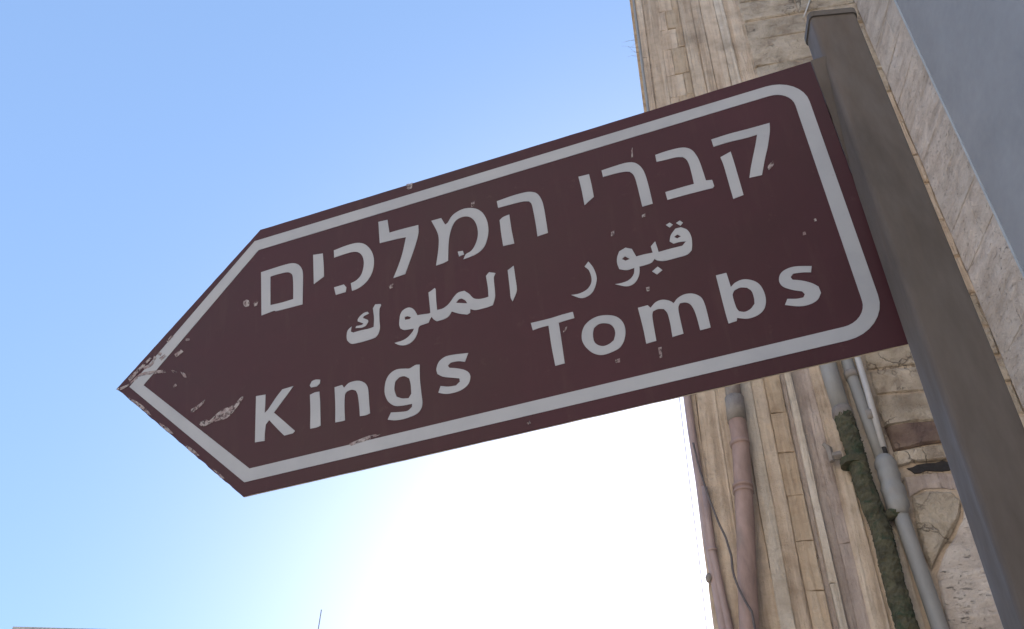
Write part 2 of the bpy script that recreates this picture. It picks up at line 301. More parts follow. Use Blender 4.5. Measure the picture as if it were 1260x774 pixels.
GLYPHS = {"mem_final":[[[[4.8,243.1],[19.5,243.6],[31.6,243.8],[41.0,243.0],[47.8,239.4],[52.3,233.0],[54.0,226.0],[54.5,209.0],[54.7,189.0],[40.4,189.2],[24.8,189.7],[22.7,191.0],[8.3,189.4]],[[16.2,234.2],[26.7,234.3],[36.1,233.3],[40.9,229.8],[42.6,224.6],[43.5,212.4],[44.0,198.4],[30.9,198.1],[18.0,198.9]]]],"yod1":[[[[65.2,245.7],[76.2,244.0],[77.5,228.6],[78.0,215.1],[66.8,209.4]]]],"kaf":[[[[88.8,243.7],[103.4,245.2],[115.0,244.5],[122.7,240.6],[128.4,233.7],[132.1,224.8],[133.2,215.3],[131.5,204.8],[127.0,196.6],[121.1,191.6],[114.8,189.2],[109.2,188.5],[108.6,192.8],[107.9,197.7],[114.2,199.6],[119.3,204.5],[121.9,213.3],[121.9,221.7],[119.4,228.8],[114.3,233.7],[106.0,235.3],[89.2,234.7]]],[[[89.5,198.5],[100.3,198.7],[102.9,194.5],[102.3,189.2],[91.5,189.1]]]],"lamed":[[[[138.8,263.0],[148.9,262.2],[150.6,245.4],[164.7,245.3],[182.0,244.5],[181.8,234.6],[178.2,221.7],[172.1,205.7],[166.1,190.6],[160.6,190.3],[153.5,189.8],[158.4,200.5],[163.8,215.3],[168.4,234.1],[156.9,235.1],[139.9,236.0]]]],"mem":[[[[196.1,244.9],[206.6,244.7],[210.3,235.4],[213.1,236.8],[218.2,243.6],[225.7,247.2],[233.7,247.6],[242.7,244.0],[249.4,236.7],[253.1,226.2],[253.8,215.4],[252.1,205.5],[248.1,196.4],[241.3,191.3],[233.5,189.4],[226.4,188.8],[229.3,193.7],[235.3,196.2],[240.3,203.4],[243.0,213.0],[242.5,223.7],[239.2,232.5],[233.7,237.5],[226.5,238.4],[220.3,235.1],[215.8,226.6],[212.8,214.0],[210.9,192.3],[205.8,190.9],[198.4,190.4],[201.5,207.1],[202.8,220.3],[201.4,229.9]]],[[[221.3,199.3],[226.4,198.6],[227.4,194.3],[222.2,193.4]]]],"he":[[[[265.1,245.2],[279.5,246.3],[292.4,246.1],[299.9,244.5],[305.8,240.1],[309.3,231.2],[310.5,220.2],[310.8,206.6],[311.0,191.8],[300.7,191.2],[300.6,204.1],[299.9,220.8],[299.0,230.2],[296.9,234.0],[291.3,235.7],[281.1,236.5],[265.7,236.9]]],[[[265.9,221.9],[269.7,224.4],[276.0,225.3],[276.5,207.8],[277.7,190.5],[266.7,191.1],[266.1,205.3]]]],"yod2":[[[[347.7,245.8],[358.0,245.2],[358.7,232.8],[358.9,217.6],[354.6,214.8],[349.0,211.1],[348.7,227.5]]]],"resh":[[[[370.4,245.2],[382.6,245.8],[393.8,245.8],[401.5,243.3],[406.4,237.0],[409.0,228.4],[410.1,214.3],[410.5,191.5],[400.8,191.3],[400.4,206.6],[399.9,221.7],[398.7,229.6],[396.0,234.2],[391.2,236.0],[382.2,237.0],[370.6,237.2]]]],"bet":[[[[422.1,244.9],[432.8,245.5],[444.3,244.9],[450.9,242.7],[455.6,237.6],[458.4,229.2],[459.7,219.7],[460.7,200.2],[466.0,199.0],[466.4,191.8],[464.8,190.1],[445.3,190.8],[423.9,191.0],[423.6,200.1],[437.2,200.3],[449.8,200.2],[450.0,212.0],[449.7,223.4],[448.4,229.7],[445.9,233.4],[439.9,235.3],[431.0,235.8],[421.9,236.6]]]],"qof":[[[[474.3,243.7],[490.9,244.2],[508.8,243.5],[527.2,243.2],[525.2,233.7],[519.7,218.0],[514.5,205.9],[508.0,189.2],[497.2,190.0],[501.1,201.1],[504.5,209.7],[510.0,223.3],[514.0,234.2],[503.6,234.0],[489.0,235.0],[474.6,234.8]]],[[[478.0,221.0],[482.6,222.4],[487.9,224.0],[488.3,209.0],[488.5,173.9],[479.3,172.6],[479.1,188.8],[478.9,210.9]]]],"a_kaf":[[[[131.4,161.8],[133.9,165.5],[139.6,164.2],[139.9,162.4],[138.2,158.9],[138.0,146.8],[138.3,138.2],[136.6,131.9],[133.3,128.6],[126.5,128.0],[117.6,127.9],[109.5,128.5],[105.9,131.2],[103.8,135.1],[103.7,141.2],[105.0,145.1],[108.7,147.9],[107.8,142.6],[110.4,140.6],[118.5,140.8],[127.4,140.3],[131.9,140.9],[132.4,150.2]]],[[[127.2,157.3],[121.9,155.8],[120.6,154.0],[125.9,150.3],[126.3,148.1],[123.4,144.2],[119.3,143.6],[112.8,145.0],[113.7,146.9],[119.4,146.6],[121.4,147.7],[115.3,151.7],[115.3,153.8],[117.8,157.0],[121.9,159.3],[125.6,159.6]]]],"a_chain":[[[[189.2,162.4],[192.2,163.6],[195.6,165.5],[196.5,163.9],[196.5,151.2],[196.8,140.7],[202.4,140.6],[207.3,142.8],[210.8,145.9],[214.4,150.1],[218.9,153.4],[225.0,153.4],[229.4,148.7],[233.2,142.9],[238.1,140.4],[243.6,139.8],[247.8,140.1],[248.0,150.4],[247.2,163.2],[250.5,166.5],[256.6,163.5],[254.5,158.9],[254.2,139.2],[251.1,129.9],[244.6,129.2],[234.5,129.6],[229.3,132.2],[228.9,128.2],[226.0,127.2],[218.8,130.2],[211.1,135.0],[208.5,131.1],[203.7,128.9],[196.1,128.7],[193.0,131.5],[190.8,135.2],[187.6,129.4],[179.0,128.8],[177.5,127.0],[176.2,121.6],[172.8,115.9],[167.2,112.5],[161.0,112.6],[156.4,114.7],[152.9,117.5],[161.2,117.9],[166.7,120.1],[171.6,124.6],[172.9,127.4],[169.4,127.7],[163.1,128.6],[159.2,131.4],[158.2,135.9],[158.8,142.6],[159.7,146.6],[162.2,150.2],[167.0,151.8],[171.0,150.6],[174.4,146.6],[176.9,140.7],[181.6,140.2],[188.6,139.2],[190.0,139.6],[189.6,151.2]],[[163.9,142.4],[166.7,142.8],[170.6,140.4],[169.0,138.8],[164.2,139.3]],[[215.8,142.9],[218.9,146.1],[221.7,146.0],[225.2,142.7],[226.8,139.1]]]],"a_alif":[[[[268.6,162.9],[274.7,166.1],[275.0,155.7],[275.3,140.0],[273.4,134.4],[270.1,128.5],[268.7,132.8],[268.8,143.0]]]],"a_reh":[[[[340.0,144.6],[344.1,148.8],[347.6,140.8],[349.1,130.8],[347.5,123.3],[343.6,116.5],[338.6,113.4],[332.2,113.3],[324.3,119.0],[331.2,118.3],[338.4,120.1],[343.0,124.7],[344.5,130.9],[343.3,139.4]]]],"a_qabu":[[[[370.0,144.6],[372.9,150.6],[379.0,152.7],[384.3,149.6],[386.8,140.6],[393.1,140.6],[401.5,140.0],[401.0,146.9],[405.6,150.9],[406.4,142.4],[406.6,139.0],[416.5,139.2],[427.6,138.9],[431.6,142.4],[426.2,143.5],[420.7,143.5],[417.9,146.9],[420.1,153.0],[425.1,158.3],[430.1,158.2],[434.9,153.6],[436.8,146.1],[436.1,138.2],[434.6,132.0],[430.1,128.7],[421.2,128.3],[410.1,128.5],[404.3,130.7],[402.0,133.3],[398.6,130.1],[392.3,129.4],[387.8,129.5],[386.8,123.2],[384.1,117.4],[379.5,113.5],[373.3,113.2],[364.2,118.2],[370.1,117.7],[377.0,118.9],[381.7,123.4],[383.3,129.6],[376.4,129.3],[370.1,132.4],[369.2,138.1]],[[422.4,150.2],[425.6,151.9],[428.4,148.9],[424.8,147.7]],[[373.9,142.0],[377.1,144.0],[381.0,139.8],[376.9,139.2]]],[[[417.8,164.9],[421.4,166.2],[423.7,163.2],[420.5,161.2]]],[[[426.7,164.0],[430.4,165.5],[432.6,162.4],[429.9,160.1]]],[[[397.7,121.3],[403.3,124.6],[406.6,119.9],[401.4,117.0]]]],"K":[[[[7.6,99.1],[17.9,98.2],[18.1,87.6],[18.0,78.8],[21.7,81.8],[29.3,91.8],[36.0,99.1],[47.6,99.6],[43.3,94.2],[28.0,76.8],[39.5,64.8],[51.1,52.5],[48.9,50.6],[40.1,50.5],[34.9,56.3],[23.3,70.2],[20.0,66.6],[19.4,58.1],[19.6,50.0],[9.4,50.9],[8.7,69.3]]]],"i":[[[[65.2,95.8],[67.3,99.7],[71.3,100.4],[76.1,99.0],[75.8,95.0],[72.4,92.7],[66.5,93.3]]],[[[65.7,85.8],[70.6,87.0],[75.5,86.7],[76.5,74.3],[77.4,51.6],[73.3,50.7],[66.8,51.0],[66.6,69.0]]]],"n":[[[[91.2,87.1],[99.0,87.6],[100.9,84.1],[105.8,87.8],[112.5,88.2],[118.3,86.5],[123.1,82.4],[125.4,76.4],[126.2,63.8],[127.0,51.8],[122.8,50.9],[117.0,51.4],[116.3,62.4],[114.9,73.3],[113.0,78.1],[108.7,80.2],[103.8,79.5],[101.9,76.6],[101.5,65.2],[102.0,50.8],[98.2,50.8],[92.3,51.1],[92.2,68.4]]]],"g":[[[[141.8,72.1],[143.4,80.6],[147.4,86.4],[154.1,89.2],[162.8,87.8],[167.2,86.9],[172.7,88.8],[177.0,88.2],[176.6,74.2],[177.4,59.6],[178.0,48.6],[175.6,42.7],[170.8,39.6],[161.2,38.2],[151.6,38.9],[144.2,41.3],[147.5,47.5],[156.1,45.9],[163.5,45.2],[167.9,47.9],[168.2,51.0],[160.5,51.3],[152.0,52.9],[145.6,58.3],[142.5,65.2]],[[151.4,69.6],[152.4,77.2],[156.6,80.6],[161.5,80.4],[166.3,76.9],[167.6,69.9],[167.8,61.0],[165.0,57.3],[158.6,58.7],[153.3,61.9]]]],"s1":[[[[193.6,55.5],[196.1,61.5],[203.3,59.0],[210.6,58.3],[214.4,61.1],[214.1,64.5],[208.0,66.6],[198.7,70.2],[193.6,74.3],[193.0,79.5],[195.8,86.0],[201.9,89.5],[210.4,89.4],[224.1,87.4],[220.4,79.4],[214.2,81.7],[206.8,82.2],[204.0,79.9],[205.4,77.3],[212.7,74.8],[219.8,71.2],[223.7,66.9],[224.2,61.8],[221.4,56.0],[214.4,52.4],[205.0,51.8],[198.8,53.1]]]],"T":[[[[284.6,101.3],[302.0,101.0],[313.4,101.6],[323.4,101.7],[324.0,95.2],[317.8,95.0],[309.5,94.5],[309.8,83.3],[310.0,53.8],[301.6,53.8],[300.5,73.6],[300.2,94.3],[293.4,94.3],[285.6,93.6]]]],"o":[[[[327.8,73.6],[329.0,79.8],[332.3,85.5],[338.4,89.5],[345.4,90.9],[352.8,89.7],[359.1,86.9],[363.4,82.3],[365.7,76.0],[365.6,68.6],[363.0,61.0],[358.5,55.8],[352.4,53.8],[345.7,52.9],[340.1,54.0],[334.8,57.7],[330.6,63.5],[328.4,68.7]],[[338.0,75.4],[339.7,80.6],[344.3,83.1],[349.2,82.6],[353.9,80.3],[356.6,75.8],[357.0,70.1],[354.8,64.2],[350.3,61.7],[345.2,61.1],[340.6,63.5],[337.9,68.0]]]],"m":[[[[379.8,89.2],[388.4,89.3],[390.3,86.1],[395.6,90.3],[401.7,90.9],[407.2,88.1],[410.1,84.9],[414.3,88.8],[420.6,90.7],[427.2,89.4],[432.3,85.2],[434.3,80.6],[435.1,72.4],[435.2,53.9],[426.5,53.6],[426.1,66.0],[425.2,74.1],[423.4,79.8],[420.0,82.7],[415.2,83.4],[413.1,80.0],[412.6,72.1],[412.7,54.4],[403.3,53.7],[403.8,66.7],[403.2,77.1],[401.1,81.8],[396.3,83.2],[391.7,82.2],[390.5,78.5],[390.0,69.6],[389.7,53.9],[381.1,53.5],[380.9,68.7]]]],"b":[[[[449.2,101.0],[458.0,101.0],[458.4,94.0],[458.7,86.4],[463.3,89.6],[470.2,90.6],[477.1,87.3],[481.6,81.7],[483.4,73.2],[482.7,65.0],[479.5,58.2],[473.5,54.4],[465.8,53.6],[459.7,55.7],[457.6,56.8],[456.5,54.0],[449.8,53.5],[449.4,64.8]],[[458.5,78.5],[460.7,82.4],[465.8,83.7],[471.2,82.0],[474.0,77.8],[474.4,70.9],[473.6,65.5],[469.5,61.7],[464.5,60.4],[460.2,62.2],[458.8,66.5]]]],"s2":[[[[496.3,57.7],[499.4,62.6],[506.3,60.6],[511.6,60.3],[513.4,63.0],[512.0,66.1],[505.2,69.5],[498.8,74.7],[497.1,80.6],[499.4,86.6],[504.6,89.8],[512.5,90.3],[524.8,86.8],[522.9,81.3],[516.2,83.2],[509.4,84.2],[506.6,81.7],[507.5,78.7],[514.4,75.7],[520.9,71.3],[525.1,66.7],[525.5,60.7],[521.6,55.3],[515.1,52.8],[506.6,53.3]]]]}
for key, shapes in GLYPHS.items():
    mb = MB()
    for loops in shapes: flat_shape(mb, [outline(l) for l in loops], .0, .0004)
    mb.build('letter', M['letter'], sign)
SCR = {"tip_fold":[[-159.3,149.4],[-144.2,151.6],[-131.4,160.0],[-113.2,158.7],[-100.5,156.2],[-99.5,152.7],[-116.9,155.2],[-130.9,156.2],[-143.8,148.9],[-154.6,146.3]],"chipa":[[-93.5,154.8],[-86.2,150.3],[-86.5,148.2],[-92.3,151.3]],"chipb":[[-82.0,149.1],[-76.2,145.5],[-73.8,140.4],[-77.1,141.6]],"chipc":[[-89.8,135.0],[-86.0,136.6],[-84.3,134.1],[-87.8,131.9]],"chipd":[[-80.7,187.3],[-75.1,186.0],[-75.1,183.8],[-79.6,184.5]],"chipe":[[-112.3,180.1],[-107.3,177.9],[-108.3,174.4],[-112.5,176.6]],"scrape":[[-55.1,85.9],[-47.5,87.9],[-42.8,85.1],[-30.3,93.6],[-17.2,95.7],[-8.9,102.2],[-5.6,101.8],[-12.6,92.5],[-22.8,83.4],[-38.2,82.9],[-49.0,80.7]],"scrape2":[[-64.7,103.2],[-56.0,106.4],[-49.6,110.3],[-51.4,105.3],[-62.0,99.3],[-64.8,100.0]],"dotring":[[-13.9,213.0],[-10.1,213.8],[-6.4,209.9],[-6.9,205.3],[-10.6,205.0],[-13.8,208.8]],"dot2":[[-2.1,206.4],[1.7,209.2],[3.7,207.5],[2.4,202.9],[-0.5,202.6]],"edge1":[[-142.3,135.7],[-129.4,127.0],[-117.3,115.9],[-110.4,107.1],[-117.8,112.4],[-130.8,123.8]],"edge2":[[-145.6,158.0],[-136.7,165.1],[-121.5,176.3],[-119.3,174.7],[-133.4,162.3],[-142.9,153.5]],"topchip":[[170.9,300.5],[178.1,300.0],[177.0,292.9],[171.5,292.7]],"s_r":[[390.1,47.2],[392.9,47.2],[391.8,37.5],[389.7,37.3]],"s_r2":[[526.2,120.7],[528.3,120.8],[528.1,117.5],[525.5,117.6]],"s3":[[537.4,130.5],[539.4,130.7],[539.5,128.1],[537.4,127.9]],"s4":[[401.8,260.6],[403.1,261.1],[401.6,249.6],[400.0,249.2]],"s5":[[106.4,27.1],[126.4,30.2],[138.2,29.0],[126.3,26.3],[108.0,24.4]],"s6":[[314.2,87.6],[316.6,88.6],[314.5,83.4],[312.3,84.0]],"s7":[[353.1,45.7],[357.3,46.1],[356.8,42.3],[353.3,42.5]],"s8":[[389.9,106.9],[392.8,106.9],[392.8,102.7],[389.9,102.7]],"s9":[[514.9,196.5],[520.3,201.1],[519.9,196.5],[514.6,192.0]],"e3":[[-100.7,97.7],[-90.5,90.0],[-82.1,81.1],[-86.9,83.1],[-97.3,92.5]],"e4":[[-67.7,66.7],[-57.9,59.4],[-49.9,51.0],[-55.5,53.0],[-65.4,62.0]],"e5":[[-34.3,34.4],[-26.9,28.7],[-20.3,21.7],[-25.6,23.7]],"e6":[[-129.1,166.9],[-119.6,169.1],[-116.7,176.9],[-113.4,174.1],[-117.1,165.6],[-126.6,163.4]],"e7":[[-103.6,190.7],[-97.5,196.8],[-95.2,194.2],[-101.4,188.1]],"e8":[[-91.7,172.0],[-84.4,175.7],[-81.0,172.0],[-89.2,167.6]],"e9":[[-110.2,172.3],[-103.7,175.3],[-100.5,172.5],[-106.8,168.5]],"s10":[[148.9,182.2],[153.2,183.7],[153.1,179.0],[149.6,178.2]],"s11":[[238.9,252.3],[242.5,254.1],[242.0,247.2],[238.6,247.3]],"s12":[[368.8,173.2],[371.9,174.0],[371.2,168.8],[368.1,168.9]],"s13":[[270.8,8.0],[273.8,8.8],[274.3,6.4],[271.3,5.7]],"s14":[[398.9,182.3],[402.1,183.1],[401.5,179.6],[398.5,179.7]]}
for key, lp in SCR.items():
    mb = MB(); flat_shape(mb, [outline(lp, 3, 60)], .0004, .00047); mb.build('scuff', M['scratch'], sign)
# bent fixing tab and bolts between sign plate and post (behind the plate)
for y_ in (.05, .225):
    mb = MB(); mb.box((.50, y_, -.012), (.5765, y_+.025, -.003)); mb.build('fixing_strap', M['post_cap'], sign)

mb = MB(); mb.box((.5785, -.002, -.0045), (.592, .302, -.0015)); mb.build('edge_flange', M['post'], sign)
# ------------------------------------------------------------------ post
yaw = R_(-8); PBL = Vector((.2845, .5160))
fr = Vector((math.sin(yaw), -math.cos(yaw))); ri = Vector((math.cos(yaw), math.sin(yaw)))
post = thing('sign_post', 'grey-brown square steel post carrying the brown arrow sign', 'post', (PBL.x, PBL.y, 0))
dep, wid, ztop = .031, .0425, 1.6 + 0.82
def ringpts(d0, d1, w0, w1, r, n=4):
    out = []
    for cx, cy, a0 in ((w1-r, d0+r, -90), (w1-r, d1-r, 0), (w0+r, d1-r, 90), (w0+r, d0+r, 180)):
        for k in range(n+1): a = R_(a0 + 90*k/n); out.append((cx + r*math.cos(a), cy + r*math.sin(a)))
    return out
rg = ringpts(0, dep, 0, wid, .004)
def P3(w_, d_, z): q = ri*w_ + fr*d_; return (q.x, q.y, z)
zs = [0, .5, 1.0, 1.4, 1.8, 2.2, ztop]
vs = [P3(a, b_, z) for z in zs for a, b_ in rg]; n = len(rg)
fs = [(i*n+k, i*n+(k+1) % n, (i+1)*n+(k+1) % n, (i+1)*n+k) for i in range(len(zs)-1) for k in range(n)]
fs = [tuple(reversed(f)) for f in fs]
fs.append(tuple(range((len(zs)-1)*n, len(zs)*n)))
mesh_obj('tube', vs, fs, M['post'], post)
rg2 = ringpts(-.0015, dep+.0015, -.0015, wid+.0015, .005)
mb = MB(); vs = [P3(a, b_, z) for z in (ztop-.006, ztop+.002) for a, b_ in rg2]
mb.add(vs, [tuple(reversed(range(n))), tuple(range(n, 2*n))] + [(k, (k+1) % n, n+(k+1) % n, n+k) for k in range(n)]); mb.build('cap', M['post_cap'], post)

# ------------------------------------------------------------------ the stone building
A_YAW = R_(13)
AX = Vector((math.cos(A_YAW), -math.sin(A_YAW), 0)); AN = Vector((AX.y, -AX.x, 0))   # along the wall to the right; out of the wall towards the street
A0 = Vector((1.50222, 4.0, 0))
def W(u, z, d=0.0): return A0 + AX*u + AN*d + Vector((0, 0, z))
def on_wall(x, y, off=0.0):                    # photo point -> (u, z) on the wall plane set off by `off`
    d = rt*((x-630)/1150) + dn*((y-387)/1150) + fw
    q = d*((A0 + AN*off - Vector((0,0,0))).dot(AN) / d.dot(AN)); r = q - A0
    return (r.dot(AX), q.z + 1.6)
rs = random.Random(11)
def stone(parent, poly, d0, d1, mat, bev=.006, jit=.003, frame=W, name='stone', mb=None):
    """one dressed stone: outline (u,z), from depth d0 to d1, arrised edges, uneven face"""
    n = len(poly); cu = sum(p_[0] for p_ in poly)/n; cz = sum(p_[1] for p_ in poly)/n
    P = []
    for i in range(n):
        a, b_ = poly[i], poly[(i+1) % n]; ns = max(2, min(8, int(math.hypot(a[0]-b_[0], a[1]-b_[1])/.16)))
        for j in range(ns): P.append((a[0]+(b_[0]-a[0])*j/ns+rs.uniform(-jit,jit)*.8, a[1]+(b_[1]-a[1])*j/ns+rs.uniform(-jit,jit)))
    n = len(P); vs = [frame(u, z, d0) for u, z in P] + [frame(u, z, d1-bev) for u, z in P]
    for u, z in P:
        L = math.hypot(cu-u, cz-z) or 1; vs.append(frame(u+(cu-u)/L*bev, z+(cz-z)/L*bev, d1+rs.uniform(-jit, jit)*.6))
    vs.append(frame(cu, cz, d1 + rs.uniform(0, jit)))
    fs = []
    for r_ in (0, 1): fs += [(r_*n+i, r_*n+(i+1) % n, (r_+1)*n+(i+1) % n, (r_+1)*n+i) for i in range(n)]
    fs += [(2*n+i, 2*n+(i+1) % n, 3*n) for i in range(n)]
    if mb is not None: mb.add(vs, fs); return
    return mesh_obj(name, vs, fs, mat, parent)
def rect(u0, u1, z0, z1): return [(u0, z0), (u1, z0), (u1, z1), (u0, z1)]
bld = thing('stone_building', 'tall tan limestone building with moulded vertical stone bands and old pipes, right of the sign', 'building', (0, 0, 0))
ZT = 11.0
# core of the building behind its facing
mb = MB()
def prism(mb, fr_, u0, u1, d0, d1, z0, z1):
    vs = [fr_(u, z, d) for z in (z0, z1) for u, d in ((u0,d0),(u1,d0),(u1,d1),(u0,d1))]
    mb.add(vs, [(0,1,2,3),(7,6,5,4),(0,4,5,1),(1,5,6,2),(2,6,7,3),(3,7,4,0)])
prism(mb, W, -.55, 8.0, -7.0, .001, 0, ZT); mb.build('wall_core', M['mortar'], bld)
mb = MB(); prism(mb, W, -.62, 1.2, -7.05, .10, ZT, ZT+.18); mb.build('cornice', M['stone_tan'], bld)

bands = [  # u0, u1, proud, material, course height, jitter in the joint gap
    (-.56, -.505, .020, 'stone_tan', 1.7), (-.503, -.40, .012, 'stone_tan', 2.9), (-.398, -.27, .006, 'stone_tan', 2.9),
    (-.268, -.205, .018, 'stone_pale', 1.7), (-.203, -.135, .010, 'stone_tan', 2.9),
    (-.133, -.048, .020, 'stone_quoin', .27), (-.045, -.022, .004, 'stone_shade', 2.4), (-.020, .012, .030, 'stone_pale', 1.7),
    (.014, .060, .004, 'stone_shade', 2.4), (.062, .112, .010, 'stone_shade', 1.7), (.114, .19, .016, 'stone_tan', 2.9),
    (.192, .275, .004, 'stone_tan', 2.9), (.277, .335, .014, 'stone_pale', 2.4), (.337, .40, .004, 'stone_tan', 2.9)]
bands_hi = [
    (-.56, -.51, .020, 'stone_tan', 1.7), (-.505, -.40, .008, 'stone_tan', 2.9), ('tooth',), 
    (-.225, -.13, .010, 'stone_tan', 2.9), (-.128, -.06, .018, 'stone_tan', 1.7), (-.058, .05, .008, 'stone_tan', 2.9), (.052, .12, .018, 'stone_pale', 1.7), (.122, .225, .006, 'stone_tan', 2.9)]
rest = MB()
def visible(z0, z1): return (z1 > 3.1 and z0 < 5.0) or (z1 > 7.0 and z0 < 9.0)
def put(poly, d, mt, bev=.003, jit=.003):
    z0 = min(q[1] for q in poly); z1 = max(q[1] for q in poly)
    if visible(z0, z1): stone(bld, poly, -.05, d, M[mt], bev, jit)
    else: stone(bld, poly, -.05, d, None, bev, jit, mb=rest)
ZS = 6.05
for bi, (u0, u1, d, mt, ch) in enumerate(bands):
    z = 3.385 - .27 * 13 + (0 if ch == .27 else rs.uniform(-.25, 0))
    z = max(0, z)
    while z < ZS:
        h = ch * rs.uniform(.88, 1.12) if ch != .27 else [.245,.25,.24][int(z*7) % 3] + .003
        z1 = min(z + h, ZS)
        g = .0003 if ch != .27 else .0016
        if z1 - z > .03: put(rect(u0+(.0015 if ch == .27 else -.0006), u1-(.0015 if ch == .27 else -.0006), z+g, z1-g), d, mt)
        z = z1
for bd in bands_hi:
    if bd[0] == 'tooth':
        z = ZS; k = 0
        while z < ZT:
            h = rs.choice((.30, .34, .27)); z1 = min(z+h, ZT); um = -.335 if k % 2 else -.275
            lo = -.398 + (z - 8.0) * -.0
            put(rect(-.398, um-.002, z+.001, z1-.001), .009, 'stone_tan'); put(rect(um, -.227, z+.002, z1-.002), .018, 'stone_quoin', .004)
            z = z1; k += 1
        continue
    u0, u1, d, mt, ch = bd; z = ZS
    while z < ZT:
        z1 = min(z + ch*rs.uniform(.88, 1.12), ZT)
        if z1 - z > .03: put(rect(u0+.001, u1-.001, z+.002, z1-.002), d, mt)
        z = z1
# rough masonry to the right of the pipes (upper part reads as ashlar)
z = 0
while z < ZT:
    h = rs.choice((.17, .2, .24, .28)) if z < 5.2 else rs.choice((.26, .3, .34)); z1 = min(z+h, ZT)
    if z < 3.30 and z1 > 3.30: z1 = 3.30
    u_l = .402 if z < ZS else .232
    if 3.30 <= z < 4.31: 
        if z >= 3.29: z1 = 4.31
        u_l = .74
        zz = z
        while zz < 4.30:
            z2 = min(zz + rs.choice((.25, .3)), 4.31)
            put(rect(.74, 1.08, zz+.006, z2-.006), .012, 'stone_rough', .012, .006); zz = z2
        z = z1; continue
    u = u_l + .001
    while u < 1.07:
        wd = rs.uniform(.16, .34) if z < 5.2 else rs.uniform(.3, .5); u1 = u + wd
        if 1.08 - u1 < .12: u1 = 1.08
        k = rs.uniform(-.01, .01)
        poly = [(u+.006, z+.006), (u1-.006, z+.006+k*.4), (u1-.006+k*.5, z1-.006), (u+.006, z1-.006-k*.4)]
        put(poly, rs.uniform(.008, .026), 'stone_rough', .012, .007); u = u1
    z = z1
# the particular stones beside the post, traced then set at their own depth
def wp(pts, off=0.0): return [on_wall(x, y, off) for x, y in reversed(pts)]
CUSTOM = [
    ([(1089,528),(1110,522),(1150,519),(1162,521),(1165,545),(1135,549),(1099,556)], .020, 'stone_red', .012),
    ([(1099,559),(1140,551),(1166,549),(1171,566),(1120,571),(1112,574),(1104,575)], .024, 'stone_rough', .01),
    ([(1112,588),(1150,583),(1176,584),(1181,603),(1160,601),(1128,604),(1119,612)], .006, 'stone_shade', .004),  # band of shade, made as a darker stone
    ([(1122,612),(1140,606),(1170,607),(1183,618),(1181,636),(1172,657),(1160,672),(1151,690),(1146,702),(1138,688),(1128,650)], .028, 'stone_rough', .018),
    ([(1186,622),(1215,640),(1250,700),(1270,774),(1275,830),(1236,840),(1170,790),(1152,708),(1164,677),(1176,660),(1185,640)], .018, 'stone_side', .010),
]
for pts, d, mt, bv in CUSTOM: stone(bld, wp(pts), -.05, d, M[mt], bv, .003)
stone(bld, wp([(1116,578),(1128,573),(1150,570),(1160,567),(1170,571),(1176,577),(1160,581),(1140,580),(1126,584)]), .002, .008, M['dark_gap'], .002, .004, name='joint_gap')
r_ob = rest.build('stone', M['stone_tan'], bld); r_ob['kind'] = 'stuff'

# side wall running towards the street, right of the post
CX = W(1.07, 0, 0); BD = Vector((-.078, -.997, 0)).normalized(); BN = Vector((BD.y, -BD.x, 0))
if BN.x > 0: BN = -BN
def WB(s_, z, d=0.0): return CX + BD*s_ + BN*d + Vector((0, 0, z))
def WBf(s_, z, d=0.0): return WB(-s_, z, d)
side = thing('side_wall', 'weathered whitish stone return wall between the post and the blue-grey sheeting', 'wall', (0, 0, 0))
mb = MB()
vs = [WB(s_, z, d) for z in (0, ZT) for s_, d in ((-.02, -.6), (4.2, -.6), (4.2, -.012), (-.02, -.012))]
mb.add(vs, [(0,1,2,3),(7,6,5,4),(0,4,5,1),(1,5,6,2),(2,6,7,3),(3,7,4,0)]); mb.build('wall_core', M['mortar'], side)
z = 0; k = 0
while z < ZT:
    z1 = min(z + .31, ZT); s_ = .0; first = .30 if k % 2 else .46
    edges = [0.012, first, .515] if k % 2 else [0.012, .515]
    for e0, e1 in zip(edges[:-1], edges[1:]):
        stone(side, [(-e1+.001, z+.001), (-e0-.001, z+.001), (-e0-.001, z1-.001), (-e1+.001, z1-.001)], -.05, rs.uniform(.0, .004), M['stone_side'], .0025, .002, frame=WBf)
    z = z1; k += 1
cl = thing('wall_cladding', 'smooth blue-grey painted sheet covering the wall at the top right corner', 'cladding', (0, 0, 0))
z = .0
for z0, z1 in ((0, 2.6), (2.6, 10.9)):
    mb = MB(); vs = [WB(s_, zz, d) for zz in (z0+.003, z1-.003) for s_, d in ((.53, .0), (4.2, .0), (4.2, .03), (.53, .03))]
    mb.add(vs, [(0,1,2,3),(7,6,5,4),(0,4,5,1),(1,5,6,2),(2,6,7,3),(3,7,4,0)]); mb.build('panel', M['plaster_blue'], cl)
mb = MB(); vs = [WB(s_, zz, d) for zz in (0, ZT) for s_, d in ((.512, .0), (.529, .0), (.529, .033), (.512, .033))]
mb.add(vs, [(0,1,2,3),(7,6,5,4),(0,4,5,1),(1,5,6,2),(2,6,7,3),(3,7,4,0)]); mb.build('edge_trim', M['plaster_edge'], cl)

# ------------------------------------------------------------------ pipes on the wall
def wall_line(pts, off): return [W(*on_wall(x, y, off), off) for x, y in pts]
def resample(P, n):
    L = [0]
    for a, b_ in zip(P, P[1:]): L.append(L[-1] + (b_-a).length)
    out = []
    for i in range(n):
        s_ = L[-1]*i/(n-1); k = 0
        while k < len(L)-2 and L[k+1] < s_: k += 1
        f = (s_-L[k])/max(1e-9, L[k+1]-L[k]); out.append(P[k].lerp(P[k+1], min(1, max(0, f))))
    return out
def down(P, z):  # continue a line straight down / up to height z
    return P + [Vector((P[-1].x, P[-1].y, z))]
def up(P, z): return [Vector((P[0].x, P[0].y, z))] + P
